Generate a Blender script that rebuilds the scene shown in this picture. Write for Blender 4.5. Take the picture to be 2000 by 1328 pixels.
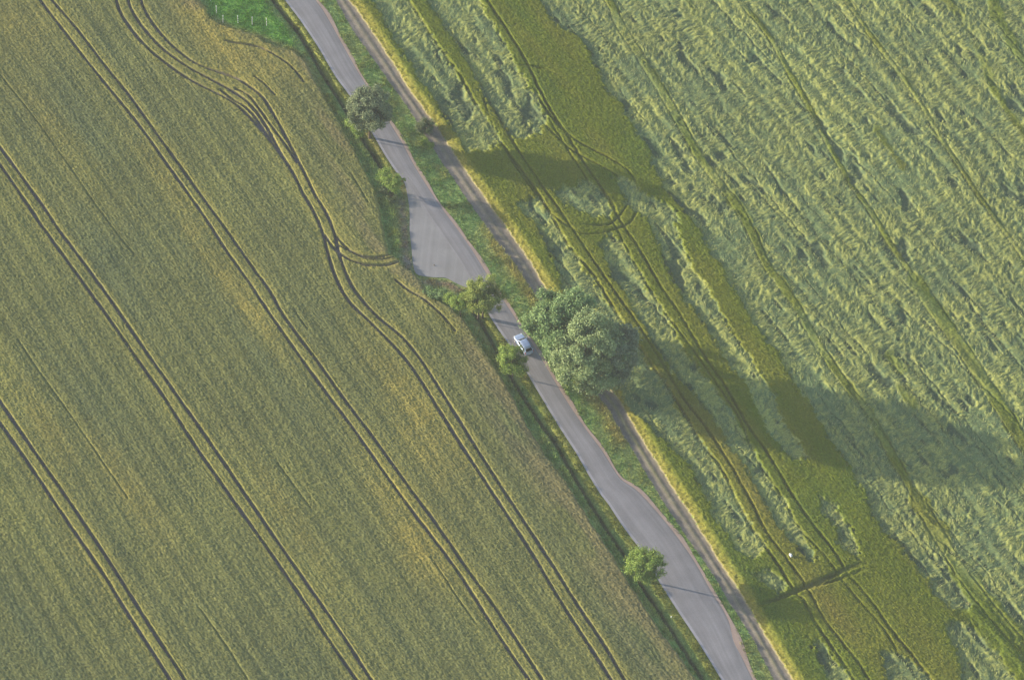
import bpy, bmesh, math, random
import numpy as np
from mathutils import Vector, Matrix
from mathutils.geometry import tessellate_polygon

random.seed(7); rng = np.random.default_rng(11)
R = math.radians
sc = bpy.context.scene
for o in list(bpy.data.objects): bpy.data.objects.remove(o)

# ------------------------------------------------------------------ camera
TH, RHO = R(37.0), R(5.0)                      # tilt from straight down, roll
LENS = 100.0; FPX = 2000 * LENS / 36.0; D = FPX / 12.0
vd = np.array([0, math.sin(TH), -math.cos(TH)])
r0 = np.array([1.0, 0, 0]); u0 = np.array([0, math.cos(TH), math.sin(TH)])
cr = math.cos(RHO) * r0 + math.sin(RHO) * u0
cu = -math.sin(RHO) * r0 + math.cos(RHO) * u0
CP = -vd * D
cam = bpy.data.cameras.new('camera'); camo = bpy.data.objects.new('camera', cam)
sc.collection.objects.link(camo); sc.camera = camo
cam.lens = LENS; cam.sensor_width = 36; cam.clip_start = 1; cam.clip_end = 20000
m = Matrix.Identity(4)
for i in range(3):
    m[i][0] = cr[i]; m[i][1] = cu[i]; m[i][2] = -vd[i]; m[i][3] = CP[i]
camo.matrix_world = m

def G(px, py, h=0.0):
    """ground point (at height h) seen at that place of the photograph: used once, to survey the land"""
    d = vd * FPX + cr * (px - 1000) + cu * (664 - py)
    t = (h - CP[2]) / d[2]
    p = CP + d * t
    return (p[0], p[1])
def GP(pts, h=0.0): return np.array([G(x, y, h) for x, y in pts])

# ------------------------------------------------------------------ sun, sky, exposure
SUN_EL = R(11.3)
a = np.array(G(1255, 1131)); b = np.array(G(1390, 1162.0)); sh = b - a
SH_AZ = math.atan2(sh[1], sh[0])               # way the shadows fall
sd = Vector((-math.cos(SH_AZ) * math.cos(SUN_EL), -math.sin(SH_AZ) * math.cos(SUN_EL), math.sin(SUN_EL)))
sl = bpy.data.lights.new('sun', 'SUN'); sl.energy = 4.9; sl.angle = R(0.6); sl.color = (1.0, 0.86, 0.66)
so = bpy.data.objects.new('sun', sl); sc.collection.objects.link(so)
so.rotation_euler = sd.to_track_quat('Z', 'Y').to_euler()
w = bpy.data.worlds.new('World'); sc.world = w; w.use_nodes = True
nt = w.node_tree; bg = nt.nodes['Background']
sky = nt.nodes.new('ShaderNodeTexSky'); sky.sky_type = 'NISHITA'; sky.sun_disc = False
sky.sun_elevation = SUN_EL; sky.sun_rotation = math.atan2(sd.x, sd.y)
sky.air_density = 1.0; sky.dust_density = 1.0
nt.links.new(sky.outputs[0], bg.inputs[0]); bg.inputs[1].default_value = 0.12
sc.view_settings.view_transform = 'Standard'; sc.view_settings.look = 'None'
sc.view_settings.exposure = 1.30; sc.view_settings.gamma = 1.0
sc.render.engine = 'CYCLES'

# ------------------------------------------------------------------ helpers
def s2l(r, g, b):
    f = lambda c: (c / 255 / 12.92) if c / 255 <= .04045 else ((c / 255 + .055) / 1.055) ** 2.4
    return np.array([f(r), f(g), f(b)])
def tag(o, label=None, cat=None, group=None, kind=None):
    if label: o['label'] = label
    if cat: o['category'] = cat
    if group: o['group'] = group
    if kind: o['kind'] = kind
    return o
def mesh_np(name, V, F, mat=None, parent=None, smooth=False, col=None, uv=None):
    """V (n,3), F (m,k) arrays -> object"""
    me = bpy.data.meshes.new(name); V = np.asarray(V, np.float32); F = np.asarray(F, np.int32)
    n, k = F.shape
    me.vertices.add(len(V)); me.vertices.foreach_set('co', V.ravel())
    me.loops.add(n * k); me.loops.foreach_set('vertex_index', F.ravel())
    me.polygons.add(n); me.polygons.foreach_set('loop_start', np.arange(0, n * k, k, dtype=np.int32))
    if smooth: me.polygons.foreach_set('use_smooth', np.ones(n, bool))
    else: me.polygons.foreach_set('use_smooth', np.zeros(n, bool))
    me.update(calc_edges=True)
    if col is not None:
        at = me.attributes.new('tint', 'FLOAT_COLOR', 'POINT')
        c4 = np.ones((len(V), 4), np.float32); c4[:, :3] = col
        at.data.foreach_set('color', c4.ravel())
    if uv is not None:
        l = me.uv_layers.new(name='UVMap'); l.data.foreach_set('uv', np.asarray(uv, np.float32)[F.ravel()].ravel())
    if mat: me.materials.append(mat)
    o = bpy.data.objects.new(name, me); sc.collection.objects.link(o)
    if parent: o.parent = parent
    return o
def bm_obj(name, bm, mat, parent=None, smooth=False):
    me = bpy.data.meshes.new(name); bm.to_mesh(me); bm.free()
    if smooth:
        for p in me.polygons: p.use_smooth = True
    for mm in (mat if isinstance(mat, (list, tuple)) else [mat]): me.materials.append(mm)
    o = bpy.data.objects.new(name, me); sc.collection.objects.link(o)
    if parent: o.parent = parent
    return o
def empty(name, loc, rz=0):
    o = bpy.data.objects.new(name, None); sc.collection.objects.link(o)
    o.location = loc; o.rotation_euler = (0, 0, rz); o.empty_display_size = .3; return o

LAT = {}
def vnoise(x, y, s, seed):
    """smooth value noise in -1..1; s = feature size in metres"""
    if seed not in LAT: LAT[seed] = np.random.default_rng(seed).uniform(-1, 1, (256, 256)).astype(np.float32)
    L = LAT[seed]; x = x / s + 31.7; y = y / s + 17.3
    xi = np.floor(x).astype(np.int64); yi = np.floor(y).astype(np.int64)
    fx = (x - xi).astype(np.float32); fy = (y - yi).astype(np.float32)
    fx = fx * fx * (3 - 2 * fx); fy = fy * fy * (3 - 2 * fy)
    x0 = xi & 255; x1 = (xi + 1) & 255; y0 = yi & 255; y1 = (yi + 1) & 255
    return (L[x0, y0] * (1 - fx) + L[x1, y0] * fx) * (1 - fy) + (L[x0, y1] * (1 - fx) + L[x1, y1] * fx) * fy
def dpoly(X, Y, P, rad):
    """distance to polyline (inf beyond rad)"""
    out = np.full(X.shape, 1e9, np.float32)
    Xf, Yf, of = X.ravel(), Y.ravel(), out.ravel()
    for (ax, ay), (bx, by) in zip(P[:-1], P[1:]):
        sel = np.nonzero((Xf > min(ax, bx) - rad) & (Xf < max(ax, bx) + rad) & (Yf > min(ay, by) - rad) & (Yf < max(ay, by) + rad))[0]
        if not len(sel): continue
        px, py = Xf[sel] - ax, Yf[sel] - ay; dx, dy = bx - ax, by - ay
        t = np.clip((px * dx + py * dy) / (dx * dx + dy * dy + 1e-9), 0, 1)
        of[sel] = np.minimum(of[sel], np.hypot(px - t * dx, py - t * dy))
    return of.reshape(X.shape)
def inpoly(X, Y, P):
    Xf, Yf = X.ravel(), Y.ravel(); res = np.zeros(Xf.shape, bool)
    sel = np.nonzero((Xf > P[:, 0].min()) & (Xf < P[:, 0].max()) & (Yf > P[:, 1].min()) & (Yf < P[:, 1].max()))[0]
    x, y = Xf[sel], Yf[sel]; c = np.zeros(len(sel), bool)
    for (ax, ay), (bx, by) in zip(P, np.roll(P, -1, axis=0)):
        if ay == by: continue
        c ^= ((ay > y) != (by > y)) & (x < (bx - ax) * (y - ay) / (by - ay) + ax)
    res[sel] = c
    return res.reshape(X.shape)
def smooth_poly(P, n=4):
    """Catmull-Rom resample of a polyline"""
    P = np.asarray(P, float); Q = np.vstack([2 * P[0] - P[1], P, 2 * P[-1] - P[-2]]); out = []
    for i in range(1, len(Q) - 2):
        for k in range(n):
            t = k / n
            out.append(.5 * ((2 * Q[i]) + (-Q[i - 1] + Q[i + 1]) * t + (2 * Q[i - 1] - 5 * Q[i] + 4 * Q[i + 1] - Q[i + 2]) * t * t + (-Q[i - 1] + 3 * Q[i] - 3 * Q[i + 1] + Q[i + 2]) * t ** 3))
    out.append(P[-1]); return np.array(out)
def blur(A, n):
    A = A.astype(np.float32)
    for ax in (0, 1):
        c = np.cumsum(np.concatenate([np.repeat(np.take(A, [0], ax), n + 1, ax), A, np.repeat(np.take(A, [-1], ax), n, ax)], ax), ax)
        k = 2 * n + 1; L = A.shape[ax]
        A = (np.take(c, np.arange(k, k + L), ax) - np.take(c, np.arange(0, L), ax)) / k
    return A
def sstep(x, a, b):
    t = np.clip((x - a) / (b - a), 0, 1); return t * t * (3 - 2 * t)

# ------------------------------------------------------------------ materials
def new_mat(name, rough=.9, spec=.2):
    mt = bpy.data.materials.new(name); mt.use_nodes = True
    p = mt.node_tree.nodes['Principled BSDF']; p.inputs['Roughness'].default_value = rough
    p.inputs['Specular IOR Level'].default_value = spec
    return mt, mt.node_tree, p
def land_mat(name, nscales, amt, bump=0.0, hue=0.0, rough=.95):
    """tint attribute (the kind of plant or soil) x fine procedural mottling"""
    mt, t, p = new_mat(name, rough, .1); N, L = t.nodes, t.links
    at = N.new('ShaderNodeAttribute'); at.attribute_name = 'tint'
    ge = N.new('ShaderNodeNewGeometry')
    cur = at.outputs['Color']
    for i, (s, am) in enumerate(zip(nscales, amt)):
        no = N.new('ShaderNodeTexNoise'); no.inputs['Scale'].default_value = s; no.inputs['Detail'].default_value = 2
        L.new(ge.outputs['Position'], no.inputs['Vector'])
        mr = N.new('ShaderNodeMapRange'); L.new(no.outputs['Fac'], mr.inputs['Value'])
        mr.inputs['From Min'].default_value = .25; mr.inputs['From Max'].default_value = .75
        mr.inputs['To Min'].default_value = 1 - am; mr.inputs['To Max'].default_value = 1 + am
        mx = N.new('ShaderNodeVectorMath'); mx.operation = 'SCALE'
        L.new(cur, mx.inputs[0]); L.new(mr.outputs[0], mx.inputs['Scale']); cur = mx.outputs[0]
    L.new(cur, p.inputs['Base Color'])
    return mt
def plain(name, rgb, rough=.6, var=.15, scale=3.0, metal=0.0, spec=.4, coat=0.0):
    mt, t, p = new_mat(name, rough, spec); N, L = t.nodes, t.links
    tc = N.new('ShaderNodeTexCoord'); no = N.new('ShaderNodeTexNoise'); no.inputs['Scale'].default_value = scale
    L.new(tc.outputs['Object'], no.inputs['Vector'])
    cr_ = N.new('ShaderNodeValToRGB')
    cr_.color_ramp.elements[0].color = (*[c * (1 - var) for c in rgb], 1); cr_.color_ramp.elements[1].color = (*[min(1, c * (1 + var)) for c in rgb], 1)
    cr_.color_ramp.elements[0].position = .3; cr_.color_ramp.elements[1].position = .7
    L.new(no.outputs['Fac'], cr_.inputs[0]); L.new(cr_.outputs[0], p.inputs['Base Color'])
    p.inputs['Metallic'].default_value = metal; p.inputs['Coat Weight'].default_value = coat
    return mt
def leaf_mat(name, c1, c2, trans=.35):
    mt, t, p = new_mat(name, .6, .25); N, L = t.nodes, t.links
    ge = N.new('ShaderNodeNewGeometry'); oi = N.new('ShaderNodeTexCoord')
    no = N.new('ShaderNodeTexNoise'); no.inputs['Scale'].default_value = .9; no.inputs['Detail'].default_value = 3
    L.new(oi.outputs['Object'], no.inputs['Vector'])
    ad = N.new('ShaderNodeMath'); ad.operation = 'MULTIPLY_ADD'
    L.new(ge.outputs['Random Per Island'], ad.inputs[0]); ad.inputs[1].default_value = .5
    L.new(no.outputs['Fac'], ad.inputs[2])
    rp = N.new('ShaderNodeValToRGB'); rp.color_ramp.elements[0].color = (*c1, 1); rp.color_ramp.elements[1].color = (*c2, 1)
    rp.color_ramp.elements[0].position = .35; rp.color_ramp.elements[1].position = 1.0
    L.new(ad.outputs[0], rp.inputs[0]); L.new(rp.outputs[0], p.inputs['Base Color'])
    tr = N.new('ShaderNodeBsdfTranslucent'); L.new(rp.outputs[0], tr.inputs['Color'])
    mx = N.new('ShaderNodeMixShader'); mx.inputs[0].default_value = trans
    L.new(p.outputs[0], mx.inputs[1]); L.new(tr.outputs[0], mx.inputs[2])
    L.new(mx.outputs[0], N['Material Output'].inputs['Surface'])
    return mt
M_left = land_mat('wheat', (6.5, .06), (.14, .08))
M_right = land_mat('barley', (5.0, .07), (.22, .08))
M_verge = land_mat('verge', (4.5, .8), (.35, .2))
M_track = land_mat('track_gravel', (9, 1.2), (.22, .12))
M_blade = land_mat('grass_blades', (3.0, .5), (.25, .2))
M_bark = plain('bark', (.10, .08, .06), .95, .4, 6)

# ------------------------------------------------------------------ survey of the land (photo pixels -> ground)
LF_EDGE = [(350,-200),(375,-60),(390,0),(402,15),(410,32),(430,47),(465,57),(500,67),(520,82),(577,100),(600,120),(612,152),(630,180),(645,207),(667,245),(692,290),(715,336),(736,372),(744,420),(752,460),(760,494),(775,502),(788,518),(806,530),(816,542),(828,558),(835,576),(862,587),(880,598),(898,614),(919,641),(940,670),(955,697),(985,742),(1010,792),(1035,836),(1060,876),(1086,912),(1114,952),(1160,1028),(1198,1083),(1233,1142),(1286,1224),(1335,1291),(1360,1328),(1410,1400),(1520,1560)]
RF_EDGE = [(560,-200),(640,-65),(682,0),(717,47),(765,120),(784,150),(800,176),(846,238),(878,286),(912,338),(940,376),(966,415),(996,454),(1040,518),(1073,575),(1130,665),(1190,758),(1218,794),(1240,834),(1268,880),(1300,930),(1322,965),(1341,993),(1382,1057),(1417,1115),(1452,1165),(1476,1209),(1508,1262),(1549,1328),(1600,1410),(1700,1560)]
TR_LEFT = [(540,-200),(615,-70),(655,0),(692,65),(750,145),(756,156),(796,210),(840,280),(858,310),(886,350),(908,384),(928,412),(964,466),(1006,516),(1031,557),(1055,590),(1110,680),(1166,770),(1188,800),(1212,844),(1230,870),(1252,908),(1271,940),(1300,987),(1335,1039),(1376,1098),(1403,1139),(1432,1188),(1470,1247),(1496,1297),(1512,1328),(1560,1405),(1660,1560)]
RD_R = [(480,-200),(575,-60),(617,0),(635,25),(667,82),(695,132),(720,172),(766,246),(788,282),(808,320),(834,362),(862,404),(896,450),(924,490),(950,532),(981,581),(1001,611),(1024,647),(1044,676),(1062,706),(1086,747),(1110,786),(1144,836),(1176,878),(1200,916),(1216,937),(1245,957),(1286,1001),(1324,1048),(1359,1098),(1388,1150),(1414,1191),(1432,1230),(1452,1285),(1472,1328),(1505,1400),(1590,1560)]
RD_L = [(430,-200),(520,-60),(557,0),(585,37),(622,92),(655,148),(685,189),(710,230),(738,278),(752,302),(776,338),(796,360),(818,392),(842,428),(870,468),(900,512),(920,548),(940,585),(957,616),(974,643),(991,667),(1008,691),(1026,722),(1055,770),(1080,812),(1100,844),(1126,884),(1150,926),(1174,965),(1189,984),(1218,1028),(1253,1075),(1283,1127),(1324,1191),(1365,1253),(1411,1328),(1455,1400),(1550,1560)]
LAYBY = [(770,330),(788,352),(797,390),(800,420),(800,450),(803,480),(806,510),(812,534),(830,540),(850,542),(870,543),(888,552),(906,560),(918,563),(932,566),(926,548),(900,505),(870,460),(842,420),(818,384),(796,352),(782,334)]
DITCH1 = [(410,-200),(490,-70),(535,0),(560,32),(585,65),(612,110),(635,150),(660,187),(677,215),(712,274),(730,302),(748,330),(760,350)]
DITCH2 = [(905,580),(920,600),(937,622),(952,648),(964,669),(1000,735),(1030,783),(1060,828),(1084,860),(1110,906),(1130,940),(1160,990),(1189,1036),(1215,1074),(1253,1139),(1300,1209),(1341,1273),(1376,1328),(1420,1400),(1530,1560)]
HL, HR = .75, .95                               # crop heights, left and right field
CL = .8
# wheel ruts of the left field: (points, width in m)
RUT_L = [
 ([(50,-40),(77,0),(132,72),(185,140),(240,207),(287,267),(332,331),(400,426),(440,488),(480,544),(532,622),(605,725),(680,825),(735,902),(800,993),(848,1055),(897,1122),(945,1197),(993,1271),(1032,1328),(1075,1390)], .42),
 ([(70,-40),(100,0),(155,65),(205,130),(255,192),(305,262),(355,331),(400,394),(430,434),(464,482),(496,528),(528,572),(555,620),(625,715),(680,792),(730,857),(800,955),(848,1019),(919,1122),(977,1203),(1058,1328),(1100,1390)], .42),
 ([(-40,268),(0,323),(61,412),(87,450),(150,537),(212,622),(267,702),(322,780),(375,862),(437,952),(500,1040),(580,1155),(638,1245),(696,1328),(740,1390)], .46),
 ([(-40,237),(0,289),(81,400),(115,450),(180,537),(240,622),(295,702),(350,780),(425,887),(500,997),(577,1109),(654,1219),(725,1328),(770,1390)], .46),
 ([(-40,772),(0,827),(70,927),(130,1017),(195,1111),(250,1200),(300,1277),(332,1328),(372,1390)], .46),
 ([(-40,728),(0,785),(70,887),(140,987),(222,1111),(300,1235),(361,1328),(400,1390)], .46),
 ([(222,-50),(227,0),(237,30),(262,67),(295,102),(337,135),(375,160),(425,185),(462,207),(500,244),(532,282),(567,331),(592,380),(612,414),(630,456),(638,488),(650,528),(666,566),(686,596),(712,620),(762,670),(795,707),(825,750),(862,810),(900,870),(922,903),(977,987),(1042,1087),(1090,1168),(1148,1258),(1193,1328),(1230,1390)], .5),
 ([(272,-50),(275,0),(287,30),(307,60),(337,92),(380,125),(425,142),(462,155),(485,170),(512,192),(537,230),(562,277),(590,331),(614,380),(636,416),(652,454),(660,488),(666,510),(680,546),(696,574),(737,620),(782,657),(820,702),(862,767),(905,835),(945,900),(1010,1000),(1074,1097),(1122,1174),(1180,1261),(1219,1328),(1260,1390)], .46),
 ([(246,-50),(250,0),(260,27),(280,57),(315,95),(362,130),(412,157),(437,170),(460,185),(487,205),(512,237),(532,270),(548,300),(575,345)], .5),
 ([(460,176),(482,186),(500,207),(525,242),(555,282),(580,320)], .34),
 ([(430,178),(455,196),(480,212),(505,240),(530,278)], .42), ([(425,165),(455,180),(480,198),(500,222)], .4),
 ([(655,462),(680,488),(710,502),(740,504),(772,497),(790,492)], .24),
 ([(652,476),(690,496),(720,508),(750,508),(775,503)], .2),
 ([(634,460),(650,484),(668,500),(690,512),(720,520),(750,520),(770,516),(795,506)], .45),
 ([(440,82),(462,86),(487,90),(512,96),(537,110),(562,127),(582,147),(592,161)], .36),
 ([(497,152),(515,165),(537,187)], .22),
 ([(772,548),(800,570),(820,581),(842,598),(865,619),(888,647)], .34)]
THIN_L = [[(0,145),(32,185),(75,240),(105,282),(140,331),(183,394),(234,463),(262,495)], [(35,662),(75,722),(117,780),(150,827),(200,900),(250,972)],
 [(542,903),(606,990)], [(393,1190),(445,1264),(484,1325)], [(841,1087),(899,1174),(929,1216)], [(574,604),(600,642)], [(686,340),(720,396)]]
# right field: flattened patches
LODGED = [
 [(600,-220),(722,0),(787,100),(830,170),(870,232),(905,296),(945,296),(978,280),(975,262),(930,207),(892,140),(850,82),(795,0),(660,-220)],
 [(720,-220),(835,0),(855,32),(900,100),(925,150),(950,200),(985,250),(1012,277),(1037,270),(1071,240),(1057,215),(1040,180),(1020,150),(1007,127),(972,67),(937,0),(800,-220)],
 [(1078,376),(1125,360),(1155,350),(1190,395),(1200,425),(1170,427),(1130,412),(1100,398)],
 [(1198,345),(1228,350),(1262,383),(1300,395),(1325,420),(1318,445),(1262,422),(1225,400)],
 [(1000,398),(1050,385),(1075,425),(1115,487),(1155,545),(1190,595),(1212,628),(1240,675),(1270,716),(1300,756),(1328,800),(1360,850),(1405,910),(1435,962),(1455,1005),(1487,1050),(1492,1080),(1470,1088),(1435,1070),(1400,1012),(1375,962),(1345,905),(1300,862),(1268,835),(1230,790),(1200,748),(1150,680),(1110,600),(1085,530),(1070,480),(1045,437)],
 [(1170,475),(1195,460),(1217,478),(1240,522),(1270,570),(1300,612),(1315,650),(1341,690),(1387,747),(1420,792),(1450,845),(1492,915),(1540,992),(1562,1032),(1597,1090),(1592,1104),(1550,1062),(1520,1025),(1487,975),(1457,917),(1430,875),(1390,812),(1350,765),(1314,729),(1262,642),(1232,597),(1210,560),(1190,522)],
 [(1262,425),(1300,432),(1318,440),(1330,472),(1350,520),(1382,562),(1411,617),(1447,674),(1480,720),(1507,759),(1525,813),(1555,855),(1575,896),(1549,900),(1531,882),(1495,837),(1480,801),(1456,753),(1420,705),(1387,647),(1350,597),(1332,580),(1300,520),(1290,480)],
 [(1600,987),(1612,972),(1632,992),(1650,1022),(1670,1050),(1682,1086),(1665,1094),(1642,1065),(1625,1025)],
 [(1477,1116),(1500,1112),(1520,1125),(1542,1152),(1512,1158),(1490,1140)],
 [(1582,1246),(1605,1254),(1640,1300),(1665,1335),(1630,1335),(1600,1290)],
 [(1720,1271),(1747,1269),(1775,1286),(1820,1330),(1830,1400),(1760,1400),(1730,1321)],
 [(1855,1221),(1880,1205),(1905,1215),(1950,1275),(1990,1340),(2100,1500),(1900,1500),(1878,1330),(1880,1296),(1868,1271),(1850,1246)],
 [(930,-220),(1049,0),(1080,45),(1132,72),(1150,100),(1170,140),(1192,185),(1212,195),(1225,220),(1235,250),(1260,282),(1280,330),(1290,356),(1312,385),(1326,405),(1360,437),(1375,480),(1400,512),(1425,550),(1450,590),(1475,635),(1500,668),(1519,689),(1540,729),(1567,771),(1591,806),(1614,848),(1646,891),(1687,960),(1707,1000),(1725,1038),(1760,1061),(1782,1101),(1812,1136),(1820,1158),(1845,1178),(1880,1200),(1920,1160),(2000,1290),(2150,1500),(2500,1500),(2500,-220)]]
# strips of standing crop left along the wheelings inside the flattened area: (points, width m)
STAND = [
 ([(1100,-150),(1190,0),(1208,42),(1248,105),(1283,160),(1310,205),(1335,250),(1362,297),(1385,331),(1428,385),(1450,417),(1472,460),(1497,515),(1534,565),(1560,605),(1592,660),(1630,720),(1660,760),(1695,805),(1722,850),(1750,900),(1800,985)], 1.7),
 ([(1800,985),(1835,1045),(1875,1110),(1915,1165),(1960,1220),(2030,1300),(2100,1400)], 3.4),
 ([(1360,-150),(1447,0),(1480,42),(1510,82),(1532,125),(1555,165),(1585,217),(1620,285),(1660,355),(1695,405),(1730,460),(1756,500),(1790,548)], 1.1),
 ([(1790,548),(1828,607),(1858,650),(1890,695),(1922,745),(1955,795),(1990,850),(2050,940)], 2.6),
 ([(1610,-60),(1675,32),(1712,85),(1755,140),(1800,207),(1842,275),(1870,320),(1910,380),(1953,440),(1995,497),(2060,590)], 1.1),
 ([(1800,-80),(1850,0),(1878,35),(1910,95),(1935,155),(1968,215),(2040,320)], 1.4),
 ([(1900,-80),(1937,0),(1957,50),(2000,120),(2050,200)], 2.0),
 ([(1712,250),(1740,295),(1765,328)], 1.2), ([(1335,-20),(1355,25),(1377,65)], 1.0),
 ([(1880,1200),(1915,1225),(1955,1275),(2000,1340)], 1.8),
 ([(1740,690),(1760,725)], 1.6), ([(1765,760),(1785,790)], 1.8)]
RUT_R = [   # thin dark wheelings (points, width)
 ([(740,-90),(800,5),(852,85),(895,143),(933,210),(979,281),(1034,354),(1075,419),(1112,482),(1160,540),(1212,625),(1250,680),(1335,805),(1367,862),(1410,917),(1440,980),(1467,1030),(1510,1090),(1552,1156),(1567,1170),(1587,1208),(1620,1258),(1655,1308),(1690,1370)], .3),
 ([(840,15),(880,60),(925,140),(965,215),(1005,284),(1058,363),(1105,430),(1165,520),(1225,605),(1287,700),(1329,771),(1375,832),(1412,887),(1455,960),(1495,1037),(1532,1087),(1576,1149),(1594,1183),(1615,1218),(1680,1301),(1720,1370)], .26),
 ([(890,-90),(950,0),(987,57),(1027,122),(1055,180),(1077,220),(1102,257),(1142,322),(1187,386),(1210,430),(1250,492),(1290,560),(1325,612),(1378,700),(1417,756),(1456,825),(1501,890),(1550,972),(1587,1025),(1617,1062),(1661,1128),(1706,1182),(1740,1231),(1775,1273),(1817,1326),(1850,1380)], .3),
 ([(1072,235),(1117,307),(1164,378),(1207,455),(1242,520),(1287,595),(1350,680),(1400,752),(1445,820),(1475,892),(1520,960),(1562,1032),(1600,1075),(1630,1112),(1667,1163),(1725,1228),(1755,1281)], .18),
 ([(1477,1183),(1500,1177),(1550,1156),(1600,1136),(1650,1113),(1687,1101)], .7),
 ([(1570,1153),(1605,1143),(1660,1123),(1692,1112)], .3),
 ([(1243,355),(1248,385),(1244,412),(1228,438),(1187,454),(1146,460),(1115,452)], .2),
 ([(1225,362),(1228,385),(1221,408),(1202,431),(1181,442),(1134,440)], .2),
 ([(950,162),(965,145),(980,137),(1012,130),(1055,135),(1092,148)], .14), ([(952,168),(944,190),(950,215),(958,235)], .16),
 ([(1040,170),(1075,228),(1120,272),(1170,300),(1213,325),(1238,350),(1248,385)], .26), ([(1030,190),(1065,245),(1110,290),(1165,322),(1205,345),(1226,375)], .22), ([(958,235),(975,275),(1010,330),(1050,385),(1090,430),(1134,458)], .2), ([(1190,130),(1202,160),(1262,262)], .1)]
for q, off in ((0, (-9, 3)), (0, (7, -3)), (1, (-12, 5)), (1, (10, -6)), (2, (-5, 2)), (2, (5, -2)), (3, (-12, 6)), (3, (12, -6)), (4, (-4, 2)), (4, (4, -2))):
    RUT_R.append(([(x + off[0], y + off[1]) for x, y in STAND[q][0]], .16))

# ------------------------------------------------------------------ the land grid, rows along the drill lines
A0 = np.array(G(77, 0, HL)); A1 = np.array(G(1032, 1328, HL)); ud = (A1 - A0) / np.linalg.norm(A1 - A0); vdv = np.array([-ud[1], ud[0]])
MARG = 130
foot = GP([(-MARG, -MARG), (2000 + MARG, -MARG), (2000 + MARG, 1328 + MARG), (-MARG, 1328 + MARG)])
fu = foot @ ud; fv = foot @ vdv
DU, DV = .2, .125
us = np.arange(fu.min(), fu.max(), DU); vs = np.arange(fv.min(), fv.max(), DV)
U, Vv = np.meshgrid(us, vs, indexing='ij')
X = (U * ud[0] + Vv * vdv[0]); Y = (U * ud[1] + Vv * vdv[1])
keep = inpoly(X, Y, foot)
# wobble used to make plant edges ragged
wx = .30 * vnoise(X, Y, 1.1, 1) + .16 * vnoise(X, Y, .45, 2); wy = .30 * vnoise(X, Y, 1.1, 3) + .16 * vnoise(X, Y, .45, 4)
white = rng.uniform(-1, 1, X.shape).astype(np.float32)
ext = lambda P, side: np.vstack([P, side])
lf_poly = GP(LF_EDGE + [(-500, 1560), (-500, -200)], HL)
lf_top = GP(LF_EDGE, HL); rf_line = GP(RF_EDGE); trl_line = GP(TR_LEFT)
rf_poly = GP(RF_EDGE + [(2700, 1560), (2700, -200)])
tr_poly = np.vstack([GP(RF_EDGE), GP(TR_LEFT)[::-1]])
inL = inpoly(X + wx * .5, Y + wy * .5, lf_poly); inR = inpoly(X + wx * .35, Y + wy * .35, rf_poly); inT = inpoly(X + wx * .2, Y + wy * .2, tr_poly) & ~inR
inRoad = inpoly(X, Y, np.vstack([GP(RD_L), GP(RD_R)[::-1]])) | inpoly(X, Y, GP(LAYBY))
dRd = dpoly(X, Y, GP(RD_L), 6); dRr = dpoly(X, Y, GP(RD_R), 6)
roadnear = blur(inRoad, 4)
# --- base ground
z = (.05 * vnoise(X, Y, 2.2, 5) + .03 * vnoise(X, Y, .5, 6) + .025 * white)
dd = np.minimum(dpoly(X, Y, smooth_poly(GP(DITCH1)), 4), dpoly(X, Y, smooth_poly(GP(DITCH2)), 4))
ditch = np.exp(-(np.minimum(dd, 50) / .62) ** 2)
z -= .85 * ditch
z = z * (1 - np.clip(roadnear * 2.5, 0, 1)) - .06 * np.clip(roadnear * 2.5, 0, 1)
col = np.zeros(X.shape + (3,), np.float32)
def put(mask, c):                               # blend a ground cover in
    global col
    mask = mask[..., None].astype(np.float32); col = col * (1 - mask) + np.asarray(c, np.float32) * mask
K = .80                                          # picture colour -> albedo
GRASS, GRASS2, DRY, SOIL = s2l(136,164,94) * K, s2l(162,168,100) * K, s2l(196,184,118) * K, s2l(128,118,108) * K
g1 = sstep(vnoise(X, Y, 3.0, 21) + .5 * vnoise(X, Y, .7, 22), -.5, .7)
put(np.ones(X.shape), GRASS); put(g1 * .55, GRASS2)
put(sstep(vnoise(X, Y, .8, 23), .1, .7) * .5, s2l(165,168,95) * K)
left_side = (dRd < 1.9) & (dRr > 2.5)
put(left_side * sstep(1.9 - dRd, 0, .7) * .75, s2l(140,140,64) * K)
put(sstep(ditch, .55, .95) * .7, s2l(92,84,70) * K)
# dry tall grass along the track, dirt by the lay-by
for P, wd, c, am in (([(950,440),(990,505),(1025,560),(1055,605)], 1.1, DRY, .85), ([(1150,760),(1185,810),(1215,862)], 1.3, DRY, .9), ([(940,450),(975,500)], .8, DRY, .4),
                     ([(785,395),(790,450),(793,500),(798,525)], .85, s2l(140,128,122) * K, .95), ([(826,552),(850,553),(875,556),(895,566)], .75, s2l(172,142,125) * K, .9),
                     ([(765,300),(785,345),(790,385)], .7, s2l(150,138,100) * K, .7), ([(720,262),(745,300)], .6, s2l(160,145,95) * K, .6),
                     ([(932,632),(965,690),(985,720)], .7, s2l(150,138,95) * K, .6), ([(792,506),(800,512)], .6, s2l(155,155,152) * K, .8)):
    put(np.exp(-(np.minimum(dpoly(X, Y, GP(P), 4), 50) / wd) ** 2) * am * (.75 + .25 * vnoise(X, Y, .5, 24)), c)
mead = inpoly(X + wx, Y + wy, GP([(380,-200),(400,0),(412,30),(440,45),(520,75),(580,92),(560,60),(535,30),(500,-20),(420,-200)]))
put(blur(mead, 3) * .8, s2l(116,172,66) * K)
put(np.exp(-(np.minimum(dpoly(X, Y, GP([(430,50),(500,70),(560,98),(600,125),(625,175),(650,215)]), 4), 50) / 1.0) ** 2) * .55, s2l(150,142,85) * K)
dTrl = dpoly(X, Y, trl_line, 6)
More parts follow.
